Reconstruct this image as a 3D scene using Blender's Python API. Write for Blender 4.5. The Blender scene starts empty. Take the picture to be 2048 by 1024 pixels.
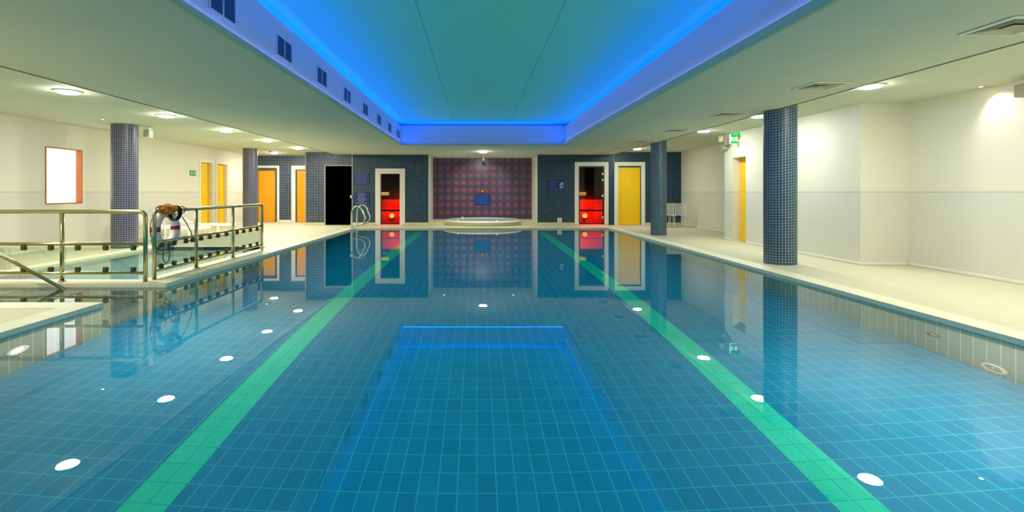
import bpy, bmesh, math, random
from mathutils import Vector, Matrix
random.seed(7)
PI = math.pi
COL = bpy.context.scene.collection
sc = bpy.context.scene

# ------------------------------------------------------------------ colours / materials
def lin(c):
    return tuple(((v/255)/12.92 if v/255 <= 0.04045 else ((v/255+0.055)/1.055)**2.4) for v in c) + (1.0,)

class NT:
    """small helper around a material's node tree"""
    def __init__(s, name):
        s.m = bpy.data.materials.new(name); s.m.use_nodes = True
        s.t = s.m.node_tree; s.t.nodes.clear()
        s.out = s.n('ShaderNodeOutputMaterial')
    def n(s, typ, **kw):
        nd = s.t.nodes.new(typ)
        for k, v in kw.items(): setattr(nd, k, v)
        return nd
    def l(s, a, b): s.t.links.new(a, b)
    def bsdf(s, color=(0.8,0.8,0.8,1), rough=0.6, metal=0.0, spec=0.5):
        b = s.n('ShaderNodeBsdfPrincipled')
        b.inputs['Base Color'].default_value = color
        b.inputs['Roughness'].default_value = rough
        b.inputs['Metallic'].default_value = metal
        b.inputs['Specular IOR Level'].default_value = spec
        s.l(b.outputs[0], s.out.inputs[0])
        return b
    def math(s, op, a, b=None, c=None):
        nd = s.n('ShaderNodeMath', operation=op)
        for i, v in enumerate((a, b, c)):
            if v is None: continue
            if isinstance(v, (int, float)): nd.inputs[i].default_value = v
            else: s.l(v, nd.inputs[i])
        return nd.outputs[0]
    def mix(s, fac, a, b):
        nd = s.n('ShaderNodeMix', data_type='RGBA')
        for idx, v in ((0, fac), (6, a), (7, b)):
            if isinstance(v, (int, float)): nd.inputs[idx].default_value = v
            elif isinstance(v, tuple): nd.inputs[idx].default_value = v
            else: s.l(v, nd.inputs[idx])
        return nd.outputs[2]
    def noise(s, scale, detail=2.0, vec=None):
        nd = s.n('ShaderNodeTexNoise'); nd.inputs['Scale'].default_value = scale; nd.inputs['Detail'].default_value = detail
        if vec is not None: s.l(vec, nd.inputs['Vector'])
        return nd.outputs[0]

def plain(name, rgb, rough=0.6, metal=0.0, spec=0.5, var=0.06, scale=6.0):
    t = NT(name); b = t.bsdf(lin(rgb), rough, metal, spec)
    if var:
        c = lin(rgb); d = tuple(max(0, v*(1-var*2)) for v in c[:3])+(1,)
        tc = t.n('ShaderNodeTexCoord')
        t.l(t.mix(t.noise(scale, 3, tc.outputs['Object']), d, tuple(min(1, v*(1+var)) for v in c[:3])+(1,)), b.inputs['Base Color'])
    return t.m

def emit(name, rgb, strength):
    t = NT(name); e = t.n('ShaderNodeEmission'); e.inputs[0].default_value = lin(rgb); e.inputs[1].default_value = strength
    t.l(e.outputs[0], t.out.inputs[0]); return t.m

def grid_mask(t, pu, pv, gu, gv, u0=0.0, v0=0.0):
    """1 on grout, 0 on tile, from the mesh UVs in metres"""
    uv = t.n('ShaderNodeUVMap'); sp = t.n('ShaderNodeSeparateXYZ'); t.l(uv.outputs[0], sp.inputs[0])
    fu = t.math('DIVIDE', t.math('SUBTRACT', sp.outputs[0], u0), pu)
    fv = t.math('DIVIDE', t.math('SUBTRACT', sp.outputs[1], v0), pv)
    a = t.math('LESS_THAN', t.math('FRACT', fu), gu/pu)
    b = t.math('LESS_THAN', t.math('FRACT', fv), gv/pv)
    m = t.math('MAXIMUM', a, b)
    cb = t.n('ShaderNodeCombineXYZ'); t.l(t.math('FLOOR', fu), cb.inputs[0]); t.l(t.math('FLOOR', fv), cb.inputs[1])
    wn = t.n('ShaderNodeTexWhiteNoise', noise_dimensions='2D'); t.l(cb.outputs[0], wn.inputs['Vector'])
    return m, wn.outputs['Value'], sp

def tiles(name, c1, c2, grout, pu, pv, g, rough=0.25, spec=0.5, u0=0.0, v0=0.0, c3=None, bump=True, plaid=None, gv=None):
    t = NT(name); b = t.bsdf(rough=rough, spec=spec)
    m, r, sp = grid_mask(t, pu, pv, g, gv or g, u0, v0)
    col = t.mix(r, lin(c1), lin(c2))
    if c3:
        col = t.mix(t.math('GREATER_THAN', r, 0.78), col, lin(c3))
    if plaid:
        pc, per, amt = plaid
        a = t.math('SINE', t.math('MULTIPLY', sp.outputs[0], 2*PI/per))
        c = t.math('SINE', t.math('MULTIPLY', sp.outputs[1], 2*PI/per))
        a = t.math('MULTIPLY_ADD', a, .5, .5); c = t.math('MULTIPLY_ADD', c, .5, .5)
        f = t.math('MULTIPLY', t.math('POWER', a, .8), t.math('POWER', c, .8))
        nz = t.noise(1.3, 3)
        f = t.math('MULTIPLY', t.math('MULTIPLY', f, amt), t.math('ADD', nz, 0.5)); f = t.math('MINIMUM', f, 1.0)
        col = t.mix(f, col, lin(pc))
    t.l(t.mix(m, col, lin(grout)), b.inputs['Base Color'])
    if bump:
        bp = t.n('ShaderNodeBump'); bp.inputs['Strength'].default_value = 0.25; bp.inputs['Distance'].default_value = 0.002
        t.l(t.math('SUBTRACT', 1.0, m), bp.inputs['Height']); t.l(bp.outputs[0], b.inputs['Normal'])
    return t.m

def two_tone(name, up, lo, z=1.2):
    t = NT(name); b = t.bsdf(rough=0.55, spec=0.35)
    g = t.n('ShaderNodeNewGeometry'); sp = t.n('ShaderNodeSeparateXYZ'); t.l(g.outputs['Position'], sp.inputs[0])
    f = t.math('GREATER_THAN', sp.outputs[2], z)
    ln = t.math('LESS_THAN', t.math('ABSOLUTE', t.math('SUBTRACT', sp.outputs[2], z)), 0.012)
    col = t.mix(f, lin(lo), lin(up))
    col = t.mix(t.math('MULTIPLY', ln, 0.35), col, lin((150,150,130)))
    nz = t.noise(0.8, 4, g.outputs['Position'])
    col = t.mix(t.math('MULTIPLY', nz, 0.12), col, lin((225,215,180)))
    t.l(col, b.inputs['Base Color'])
    return t.m

def wood(name, c1, c2, rough=0.4, sc_=(14, 14, 0.8)):
    t = NT(name); b = t.bsdf(rough=rough)
    tc = t.n('ShaderNodeTexCoord'); mp = t.n('ShaderNodeMapping'); mp.inputs['Scale'].default_value = sc_
    t.l(tc.outputs['Object'], mp.inputs[0])
    t.l(t.mix(t.noise(2.0, 5, mp.outputs[0]), lin(c1), lin(c2)), b.inputs['Base Color'])
    return t.m

M = {}
M['wall'] = two_tone('painted_wall', (236,233,214), (224,222,209))
M['ceiling'] = plain('ceiling_paint', (212,218,192), 0.8, var=0.03, scale=1.2)
M['white'] = plain('white_paint', (238,234,218), 0.5, var=0.02)
M['frame_white'] = plain('door_frame_paint', (240,238,222), 0.45, var=0.02)
M['door'] = wood('oak_veneer', (255,212,2), (252,192,0))
M['door_warm'] = wood('oak_veneer_warm', (246,176,2), (226,144,0))
M['dark_wood'] = wood('window_lining_wood', (206,112,8), (176,86,4))
M['navy'] = tiles('navy_mosaic', (32,56,86), (50,72,98), (104,116,118), .10, .10, .015, rough=.45, c3=(40,46,80), plaid=((96,70,108), .92, .35))
M['navy_dark'] = tiles('dark_teal_mosaic', (14,48,80), (26,66,92), (52,88,96), .10, .10, .015, rough=.45, c3=(22,38,70), plaid=((52,54,92), .92, .4))
M['column'] = tiles('column_mosaic', (40,54,84), (60,70,100), (152,154,162), .046, .046, .007, rough=.35, c3=(80,56,88))
M['column_dark'] = tiles('column_mosaic_teal', (22,52,84), (36,72,100), (134,164,164), .046, .046, .0075, rough=.4, c3=(24,42,72))
M['niche'] = tiles('navy_mosaic_warm_moire', (42,60,88), (66,64,98), (88,86,104), .075, .075, .010, c3=(40,66,84), plaid=((180,74,82), .30, .8))  # red plaid stands in for warm light and moire on the tiles
M['pool_blue'] = tiles('pool_blue_tile', (26,124,164), (28,132,172), (62,182,184), .121, .180, .0055, rough=.6, bump=False, spec=0)
M['pool_green'] = tiles('pool_green_tile', (36,196,166), (40,202,172), (16,160,138), .13, .180, .006, rough=.6, bump=False, spec=0)
M['pool_wall'] = tiles('pool_wall_tile', (112,138,126), (120,146,132), (186,208,188), .117, .9, .006, rough=.6, bump=False, spec=0)
M['small_floor'] = tiles('small_pool_tile', (150,214,214), (160,222,220), (210,240,232), .12, .24, .006, rough=.6, bump=False, spec=0)
M['deck'] = tiles('deck_tile', (218,212,182), (222,216,188), (206,200,172), .10, .10, .006, rough=.5, spec=.35)
M['coping'] = tiles('coping_tile', (248,244,214), (246,240,208), (226,222,190), .25, .25, .006, rough=.4)
M['skirting'] = tiles('skirting_tile', (224,212,158), (216,204,150), (190,180,130), .25, .25, .005, rough=.4)
M['white_plastic'] = plain('white_plastic', (246,246,240), 0.35, var=0.02)
M['black'] = plain('black_lacquer', (1,1,1), 0.7, var=0, spec=0)
M['sign_blue'] = plain('sign_blue_enamel', (10,44,128), 0.35, var=0.05)
M['sign_dark'] = plain('sign_navy_enamel', (6,24,92), 0.35, var=0.05)
M['ink'] = plain('sign_pale_ink', (150,180,226), 0.5, var=0)
M['ink_dim'] = plain('sign_dim_ink', (66,116,196), 0.5, var=0)
M['orange'] = plain('orange_rope', (246,138,30), 0.8, var=0.2, scale=60)
M['dark_rope'] = plain('dark_rope', (70,24,18), 0.8, var=0.1)
M['cord'] = plain('grey_cord', (86,84,60), 0.8, var=0.1)
M['red'] = plain('red_band', (176,16,14), 0.45, var=0.04)
M['dark_metal'] = plain('dark_clamp_metal', (96,94,44), 0.35, metal=.6, var=.05)
M['grille'] = plain('grille_blade', (110,140,196), 0.5, var=.05)
M['grille_back'] = plain('grille_shadow', (16,28,66), 0.8, var=0)
M['sauna_wood'] = wood('sauna_cedar', (196,60,30), (160,40,18))
M['sauna_dark'] = wood('sauna_dark_cedar', (52,22,14), (34,12,8))
M['pale_wood'] = wood('pale_pull_wood', (226,186,96), (214,170,80))
M['green_sign'] = plain('green_sign_plate', (70,150,84), 0.5, var=.03)
M['beige'] = plain('beige_plastic', (206,198,164), 0.5, var=.02)
M['grey_box'] = plain('grey_plastic', (168,164,128), 0.5, var=.03)
M['foam'] = plain('foamy_spa_water', (226,240,232), 0.15, var=.05, scale=5)
M['shadow_line'] = plain('ceiling_shadow_line', (120,122,84), .9, var=0)
M['tub'] = plain('white_acrylic', (242,246,236), 0.2, var=.02)
M['led'] = emit('exit_green_light', (20,200,60), 1.6)
M['led_white'] = emit('exit_white_light', (240,255,240), 1.8)
M['lamp'] = emit('downlight_glow', (255,252,236), 310.0)
M['lamp_column_side'] = emit('downlight_glow_column_side', (250,255,244), 185.0)
M['spot'] = emit('spot_glow', (255,225,190), 60.0)
M['sauna_lamp'] = emit('sauna_lamp_glow', (255,225,120), 2.2)
M['daylight'] = emit('lit_window', (255,255,250), 2.2)

def steel():
    t = NT('brushed_steel'); b = t.bsdf((.56,.50,.25,1), .22, 1.0)
    tc = t.n('ShaderNodeTexCoord'); n = t.noise(40, 2, tc.outputs['Object'])
    t.l(t.math('MULTIPLY_ADD', n, .12, .16), b.inputs['Roughness']); return t.m
M['steel'] = steel()
def chrome():
    t = NT('polished_steel'); t.bsdf((.82,.82,.76,1), .12, 1.0); return t.m
M['chrome'] = chrome()

def recess_glow_tint():
    t = NT('recess_ceiling_glow_tint'); b = t.bsdf(rough=.8, spec=.2)
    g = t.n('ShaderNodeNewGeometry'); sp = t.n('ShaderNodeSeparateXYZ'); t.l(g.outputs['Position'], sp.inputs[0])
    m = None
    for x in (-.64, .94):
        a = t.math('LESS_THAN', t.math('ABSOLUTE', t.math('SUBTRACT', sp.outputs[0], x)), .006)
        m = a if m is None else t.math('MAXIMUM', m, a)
    t.l(t.mix(t.math('MULTIPLY', m, .35), lin((136,242,184)), lin((36,70,64))), b.inputs['Base Color'])  # green glow from the pool put into the paint colour; seams are joints
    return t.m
M['recess'] = recess_glow_tint()
M['recess_wall'] = plain('recess_wall_paint', (206,214,224), .7, var=.02)
M['lip'] = plain('lip_paint', (176,200,160), .7, var=.02)

def water_mat(name, bump):
    t = NT(name)
    g = t.n('ShaderNodeBsdfGlass'); g.inputs['IOR'].default_value = 1.333; g.inputs['Roughness'].default_value = 0.0
    g.inputs['Color'].default_value = (.97, 1, .995, 1)
    ge = t.n('ShaderNodeNewGeometry')
    bp = t.n('ShaderNodeBump'); bp.inputs['Strength'].default_value = bump; bp.inputs['Distance'].default_value = .02
    t.l(t.noise(1.1, 1.5, ge.outputs['Position']), bp.inputs['Height'])
    t.l(bp.outputs[0], g.inputs['Normal'])
    t.l(g.outputs[0], t.out.inputs[0]); return t.m
M['water'] = water_mat('clear_pool_water', .012)

def glass_mat(name, tint, gloss):
    t = NT(name)
    a = t.n('ShaderNodeBsdfTransparent'); a.inputs[0].default_value = lin(tint)
    b = t.n('ShaderNodeBsdfGlossy'); b.inputs['Roughness'].default_value = .02
    fr = t.n('ShaderNodeFresnel'); fr.inputs[0].default_value = 1.45
    mx = t.n('ShaderNodeMixShader'); t.l(t.math('MULTIPLY', fr.outputs[0], gloss), mx.inputs[0])
    t.l(a.outputs[0], mx.inputs[1]); t.l(b.outputs[0], mx.inputs[2]); t.l(mx.outputs[0], t.out.inputs[0]); return t.m
M['glass'] = glass_mat('clear_glass', (246,252,246), .6)
M['brown_glass'] = glass_mat('brown_glass', (225,200,185), .5)

# ------------------------------------------------------------------ mesh helpers
class MB:
    """collects shapes, then links them as one mesh object with UVs in metres"""
    def __init__(s): s.bm = bmesh.new(); s.uv = s.bm.loops.layers.uv.new('UVMap'); s.done = set()
    def face(s, pts, mi=0, uvs=None, smooth=False):
        vs = [s.bm.verts.new(p) for p in pts]; f = s.bm.faces.new(vs); f.material_index = mi; f.smooth = smooth
        if uvs:
            for l, u in zip(f.loops, uvs): l[s.uv].uv = u
        else: s._uv(f)
        return f
    def _uv(s, f):
        f.normal_update(); n = f.normal
        a = max(range(3), key=lambda i: abs(n[i]))
        for l in f.loops:
            c = l.vert.co
            l[s.uv].uv = ((c.y, c.z), (c.x, c.z), (c.x, c.y))[a]
    def box(s, x0, x1, y0, y1, z0, z1, mi=0, bevel=0.0):
        b2 = bmesh.new()
        bmesh.ops.create_cube(b2, size=1.0)
        for v in b2.verts:
            v.co = Vector(((x0+x1)/2+v.co.x*(x1-x0), (y0+y1)/2+v.co.y*(y1-y0), (z0+z1)/2+v.co.z*(z1-z0)))
        if bevel: bmesh.ops.bevel(b2, geom=b2.edges[:], offset=bevel, segments=2, affect='EDGES', profile=.5)
        s._merge(b2, mi, smooth=False); return s
    def _merge(s, b2, mi=0, smooth=False, mat=None):
        mp = {}
        for v in b2.verts: mp[v] = s.bm.verts.new(mat @ v.co if mat else v.co)
        for f in b2.faces:
            try: g = s.bm.faces.new([mp[v] for v in f.verts])
            except ValueError: continue
            g.material_index = mi; g.smooth = smooth; s._uv(g)
        b2.free()
    def tube(s, pts, r, seg=10, closed=False, mi=0, cap=True):
        pts = [Vector(p) for p in pts]; n = len(pts); rings = []
        up = None
        for i, p in enumerate(pts):
            a = pts[(i-1) % n] if (closed or i > 0) else p
            b = pts[(i+1) % n] if (closed or i < n-1) else p
            t = (b-a).normalized()
            if up is None:
                up = t.orthogonal().normalized()
            up = (up - t*up.dot(t))
            if up.length < 1e-6: up = t.orthogonal()
            up.normalize(); sd = t.cross(up)
            rr = r[i] if isinstance(r, (list, tuple)) else r
            rings.append([s.bm.verts.new(p + (up*math.cos(2*PI*k/seg)+sd*math.sin(2*PI*k/seg))*rr) for k in range(seg)])
        for i in range(n if closed else n-1):
            A, B = rings[i], rings[(i+1) % n]
            if closed and i == n-1:
                k0 = min(range(seg), key=lambda k: (B[k].co-A[0].co).length)
                B = B[k0:]+B[:k0]
            for k in range(seg):
                f = s.bm.faces.new((A[k], A[(k+1) % seg], B[(k+1) % seg], B[k])); f.smooth = True; f.material_index = mi; s._uv(f)
        if cap and not closed:
            for R in (rings[0][::-1], rings[-1]):
                f = s.bm.faces.new(R); f.material_index = mi; s._uv(f)
        return s
    def lathe(s, prof, seg=32, cx=0, cy=0, mi=0, smooth=True, uvr=None):
        """profile (r, z) turned about the vertical through cx, cy"""
        rings = []
        for r, z in prof:
            rings.append([s.bm.verts.new((cx+r*math.cos(2*PI*k/seg), cy+r*math.sin(2*PI*k/seg), z)) for k in range(seg)] if r > 1e-5 else [s.bm.verts.new((cx, cy, z))])
        for i in range(len(rings)-1):
            A, B = rings[i], rings[i+1]
            for k in range(seg):
                k2 = (k+1) % seg
                if len(A) == 1 and len(B) == 1: continue
                if len(A) == 1: vs = (A[0], B[k2], B[k])
                elif len(B) == 1: vs = (A[k], A[k2], B[0])
                else: vs = (A[k], A[k2], B[k2], B[k])
                f = s.bm.faces.new(vs); f.smooth = smooth; f.material_index = mi
                if uvr:
                    c = [(2*PI*uvr*kk/seg) for kk in (k, k+1, k+1, k)]
                    zz = (prof[i][1], prof[i][1], prof[i+1][1], prof[i+1][1])
                    if len(vs) == 4:
                        for l, u, z in zip(f.loops, c, zz): l[s.uv].uv = (u, z)
                else: s._uv(f)
        return s
    def torus(s, R, r, c=(0,0,0), axis='X', seg=40, rs=14, a0=0, a1=2*PI, mi=0):
        full = abs(a1-a0-2*PI) < 1e-4
        pts = []
        n = seg if full else max(4, int(seg*(a1-a0)/(2*PI)))
        for k in range(n if full else n+1):
            a = a0+(a1-a0)*k/n
            u, v = R*math.cos(a), R*math.sin(a)
            pts.append({'X': (c[0], c[1]+u, c[2]+v), 'Y': (c[0]+u, c[1], c[2]+v), 'Z': (c[0]+u, c[1]+v, c[2])}[axis])
        return s.tube(pts, r, rs, closed=full, mi=mi)
    def disc(s, r, z, cx=0, cy=0, seg=32, mi=0, up=False):
        p = [(cx+r*math.cos(2*PI*k/seg), cy+r*math.sin(2*PI*k/seg), z) for k in range(seg)]
        s.face(p if up else p[::-1], mi); return s
    def obj(s, name, mats, parent=None, loc=None, rz=0):
        me = bpy.data.meshes.new(name); bmesh.ops.remove_doubles(s.bm, verts=s.bm.verts[:], dist=1e-6) if False else None
        s.bm.to_mesh(me); s.bm.free()
        for m in (mats if isinstance(mats, (list, tuple)) else [mats]): me.materials.append(m)
        o = bpy.data.objects.new(name, me); COL.objects.link(o)
        if parent: o.parent = parent
        if loc: o.location = loc
        if rz: o.rotation_euler = (0, 0, rz)
        return o

def tag(o, label=None, cat=None, group=None, kind=None):
    if label: o['label'] = label
    if cat: o['category'] = cat
    if group: o['group'] = group
    if kind: o['kind'] = kind
    return o
def empty(name, loc=(0,0,0), rz=0):
    o = bpy.data.objects.new(name, None); COL.objects.link(o); o.location = loc; o.rotation_euler = (0,0,rz); o.empty_display_size = .1
    return o
def copy_tree(o, parent=None):
    c = o.copy(); COL.objects.link(c)
    if parent: c.parent = parent
    for ch in list(o.children): copy_tree(ch, c)
    return c
def struct(o, label=None, cat=None): return tag(o, label, cat, kind='structure')

def panel(mb, axis, at, u0, u1, z0, z1, holes=(), mi=0, flip=False):
    """a flat wall on plane axis=at with rectangular holes (u0,u1,z0,z1)"""
    us = sorted({u0, u1, *[h[0] for h in holes], *[h[1] for h in holes]}); zs = sorted({z0, z1, *[h[2] for h in holes], *[h[3] for h in holes]})
    for i in range(len(us)-1):
        for j in range(len(zs)-1):
            cu, cz = (us[i]+us[i+1])/2, (zs[j]+zs[j+1])/2
            if any(h[0] < cu < h[1] and h[2] < cz < h[3] for h in holes): continue
            q = [(us[i], zs[j]), (us[i+1], zs[j]), (us[i+1], zs[j+1]), (us[i], zs[j+1])]
            p = [(at, a, b) for a, b in q] if axis == 'X' else [(a, at, b) for a, b in q]
            mb.face(p[::-1] if flip else p, mi)
def reveal(mb, axis, at, depth, h, mi=0, sides='lrtb'):
    """the four cheeks of a hole, running from plane `at` by depth"""
    u0, u1, z0, z1 = h; b = at+depth
    def P(d, u, z): return (d, u, z) if axis == 'X' else (u, d, z)
    if 'l' in sides: mb.face([P(at,u0,z0), P(b,u0,z0), P(b,u0,z1), P(at,u0,z1)], mi)
    if 'r' in sides: mb.face([P(at,u1,z0), P(at,u1,z1), P(b,u1,z1), P(b,u1,z0)], mi)
    if 't' in sides: mb.face([P(at,u0,z1), P(b,u0,z1), P(b,u1,z1), P(at,u1,z1)], mi)
    if 'b' in sides: mb.face([P(at,u0,z0), P(at,u1,z0), P(b,u1,z0), P(b,u0,z0)], mi)

# ------------------------------------------------------------------ camera (eye 1.2 m above the deck, looking along +Y)
EYE = 1.2
cd = bpy.data.cameras.new('camera'); cam = bpy.data.objects.new('camera', cd); COL.objects.link(cam)
cam.location = (0, 0, EYE); cam.rotation_euler = (PI/2, 0, 0)
cd.sensor_width = 36; cd.lens = 36*1000/2048; cd.shift_x = (1024-953)/2048; cd.shift_y = -(512-384)/2048; cd.clip_start = .05
sc.camera = cam

# ------------------------------------------------------------------ key dimensions
WL, ZI, ZO = -8.8, 2.56, 2.65           # left wall, inner and outer ceiling
PL, PR, PF, PN = -4.05, 4.42, 16.75, -2.0   # main pool
WZ, FZ = -.04, -1.24                     # water level, pool floor
IN0, IN1 = 5.4, 6.52                     # step inlet beside the pool
SP = (-7.0, -4.55, 6.82, 10.9)           # small pool
YB, YBL = 18.2, 19.9                     # back wall, set-back wall
NEAR = -3.0

# ------------------------------------------------------------------ deck and pools
mb = MB()
def slab(x0, x1, y0, y1): mb.face([(x0,y0,0),(x1,y0,0),(x1,y1,0),(x0,y1,0)])
slab(PR, 8, NEAR, YB+.3); slab(PL, PR, PF, YB+.3); slab(-9.2, PL, SP[3], YBL+.2); slab(PL, -4, YB+.3, YBL+.2)
slab(-9.2, SP[0], IN1, SP[3]); slab(-9.2, PL, NEAR, IN0); slab(-9.2, SP[0], IN0, IN1); slab(PL, PR, NEAR, PN)
slab(SP[0], PL, IN1, SP[2]); slab(SP[1], PL, SP[2], SP[3])
struct(mb.obj('floor', M['deck']), 'cream tiled deck around the pools', 'floor')

def coping(name, rects, label):
    mb = MB()
    for x0, x1, y0, y1 in rects: mb.box(x0, x1, y0, y1, -.06, .008, bevel=.006)
    return struct(mb.obj(name, M['coping']), label, 'pool edge')
e = .012
coping('trim_1', [(PR-e, PR+.26, NEAR, PF+.26)], 'cream tile coping along the pool edge beside the two dark teal columns')
coping('trim_2', [(PL, PR-e, PF-e, PF+.26)], 'cream tile coping along the far end of the main pool')
coping('trim_3', [(SP[1]-.01, PL+e, IN1-e, SP[3])], 'cream tile dividing strip under the angled run of railing')
coping('trim_4', [(PL-.26, PL+e, SP[3], PF)], 'cream tile coping between the railing end and the pool ladder')
coping('trim_5', [(SP[0]-.2, SP[1]-.01, IN1-e, SP[2]+e)], 'cream tile dividing strip between the step inlet and the small pool')
coping('trim_6', [(SP[0], PL+e, IN0-.26, IN0+e), (PL-.26, PL+e, NEAR, IN0-.26)], 'cream tile coping at the corner of deck beside the step inlet')
coping('trim_7', [(SP[0]-.26, SP[0]+e, SP[2]+e, SP[3]), (SP[0]-.26, SP[1]-.01, SP[3], SP[3]+.2)], 'cream tile coping round the small pool')

# basin: floor strips (two green lanes), walls, steps
mb = MB()
xs = [PL, -2.03, -1.77, 2.04, 2.30, PR]
for i in range(5):
    mb.face([(xs[i],PN,FZ),(xs[i+1],PN,FZ),(xs[i+1],PF,FZ),(xs[i],PF,FZ)], 1 if i in (1,3) else 0,
            uvs=[(xs[i]-(xs[i] if i in (1,3) else 0), PN), (xs[i+1]-(xs[i] if i in (1,3) else 0), PN), (xs[i+1]-(xs[i] if i in (1,3) else 0), PF), (xs[i]-(xs[i] if i in (1,3) else 0), PF)])
panel(mb, 'X', PR, PN, PF, FZ, 0, mi=2)
panel(mb, 'X', PL, PN, PF, FZ, 0, holes=[(IN0, IN1, FZ, 0)], mi=2)
panel(mb, 'Y', PF, PL, PR, FZ, 0, mi=2); panel(mb, 'Y', PN, PL, PR, FZ, 0, mi=2)
panel(mb, 'Y', IN0, SP[0], PL, FZ, 0, mi=2); panel(mb, 'Y', IN1, SP[0], PL, FZ, 0, mi=2)
nst = 6
for k in range(nst):
    x1 = PL-.05-k*.36; x0 = x1-.36 if k < nst-1 else SP[0]; z = FZ+(k+1)*.17
    mb.face([(x0,IN0,z),(x1,IN0,z),(x1,IN1,z),(x0,IN1,z)], 2)
    mb.face([(x1,IN0,z-.17),(x1,IN1,z-.17),(x1,IN1,z),(x1,IN0,z)], 2)
mb.face([(PL-.05,IN0,FZ),(PL,IN0,FZ),(PL,IN1,FZ),(PL-.05,IN1,FZ)], 0)
panel(mb, 'X', SP[0], IN0, IN1, FZ, 0, mi=2)
struct(mb.obj('pool_floor', [M['pool_blue'], M['pool_green'], M['pool_wall'], M['small_floor']]), 'blue tiled basin of the main pool with two green lane lines', 'pool')
mb = MB()
SZ = -.75
mb.face([(SP[0],SP[2],SZ),(SP[1],SP[2],SZ),(SP[1],SP[3],SZ),(SP[0],SP[3],SZ)], 0)
for at in SP[:2]: panel(mb, 'X', at, SP[2], SP[3], SZ, 0, mi=1)
for at in SP[2:]: panel(mb, 'Y', at, SP[0], SP[1], SZ, 0, mi=1)
struct(mb.obj('small_pool_floor', [M['small_floor'], M['pool_wall']]), 'pale tiled basin of the small pool behind the railings', 'pool')

mb = MB()
def wq(x0, x1, y0, y1): mb.face([(x0,y0,WZ),(x1,y0,WZ),(x1,y1,WZ),(x0,y1,WZ)])
wq(PL, PR, PN, PF); wq(SP[0], PL, IN0, IN1)
tag(mb.obj('pool_water', M['water']), 'still clear water filling the main pool and its step inlet', 'water', kind='stuff')
mb = MB(); wq(SP[0], SP[1], SP[2], SP[3])
tag(mb.obj('small_pool_water', M['water']), 'still clear water of the small pool behind the railings', 'water', kind='stuff')

# ------------------------------------------------------------------ ceiling
RX0, RX1, RY0, RY1, RZ = -2.2, 2.58, -1.0, 14.5, 3.21
RW = 3.12
SL0, SL1, SR0, SR1 = -5.50, -5.14, 4.95, 5.28
mb = MB()
def cq(x0, x1, y0, y1, z): mb.face([(x0,y0,z),(x0,y1,z),(x1,y1,z),(x1,y0,z)])
cq(SL1, RX0, NEAR, YB, ZI); cq(RX1, SR0, NEAR, YB, ZI); cq(RX0, RX1, RY1, YB, ZI); cq(RX0, RX1, NEAR, RY0, ZI)
cq(-9.1, SL0, NEAR, YBL, ZO); cq(SR1, 7.8, NEAR, YB, ZO)
mb.face([(SL0,NEAR,ZO),(SL0,YB,ZO),(SL1,YB,ZI),(SL1,NEAR,ZI)]); mb.face([(SR0,NEAR,ZI),(SR0,YB,ZI),(SR1,YB,ZO),(SR1,NEAR,ZO)])
cq(-1.75, 2.22, YB, 20.2, ZI)
struct(mb.obj('ceiling', M['ceiling']), 'low cream ceiling around the lit recess', 'ceiling')
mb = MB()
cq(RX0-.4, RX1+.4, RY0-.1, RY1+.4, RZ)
struct(mb.obj('ceiling_recess', M['recess']), 'raised ceiling panel inside the lit recess, tinted teal as pool glow', 'ceiling')
mb = MB()
panel(mb, 'X', RX0, RY0, RY1, ZI, RW); panel(mb, 'X', RX1, RY0, RY1, ZI, RW); panel(mb, 'Y', RY1, RX0, RX1, ZI, RW); panel(mb, 'Y', RY0, RX0, RX1, ZI, RZ)
for a, b, c, d in ((RX0-.4, RX0, RY0, RY1+.4), (RX1, RX1+.4, RY0, RY1+.4), (RX0, RX1, RY1, RY1+.4)): mb.face([(a,c,2.95),(b,c,2.95),(b,d,2.95),(a,d,2.95)])
panel(mb, 'X', RX0-.4, RY0, RY1+.4, 2.95, RZ); panel(mb, 'X', RX1+.4, RY0, RY1+.4, 2.95, RZ); panel(mb, 'Y', RY1+.4, RX0-.4, RX1+.4, 2.95, RZ)
struct(mb.obj('wall_recess', M['recess_wall']), 'blue lit upright sides of the ceiling recess', 'wall')
mb = MB()
mb.box(RX0, RX0+.05, RY0, RY1, ZI-.004, ZI+.05, bevel=.01); mb.box(RX1-.05, RX1, RY0, RY1, ZI-.004, ZI+.09, bevel=.01)
mb.box(RX0+.05, RX1-.05, RY1-.05, RY1, ZI-.004, ZI+.03, bevel=.008)
struct(mb.obj('trim_8', M['lip']), 'rounded lip round the bottom of the ceiling recess', 'ceiling trim')

mb = MB(); mb.box(SL1-.012, SL1+.012, NEAR, YB-.02, ZI-.006, ZI-.001); mb.box(SR0-.012, SR0+.012, NEAR, YB-.02, ZI-.006, ZI-.001)  # dark strips stand in for the line of shade at each step
struct(mb.obj('trim_11', M['shadow_line']), 'thin dark strip drawn as the shadow line where the ceiling steps up along each deck', 'ceiling trim')
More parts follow.
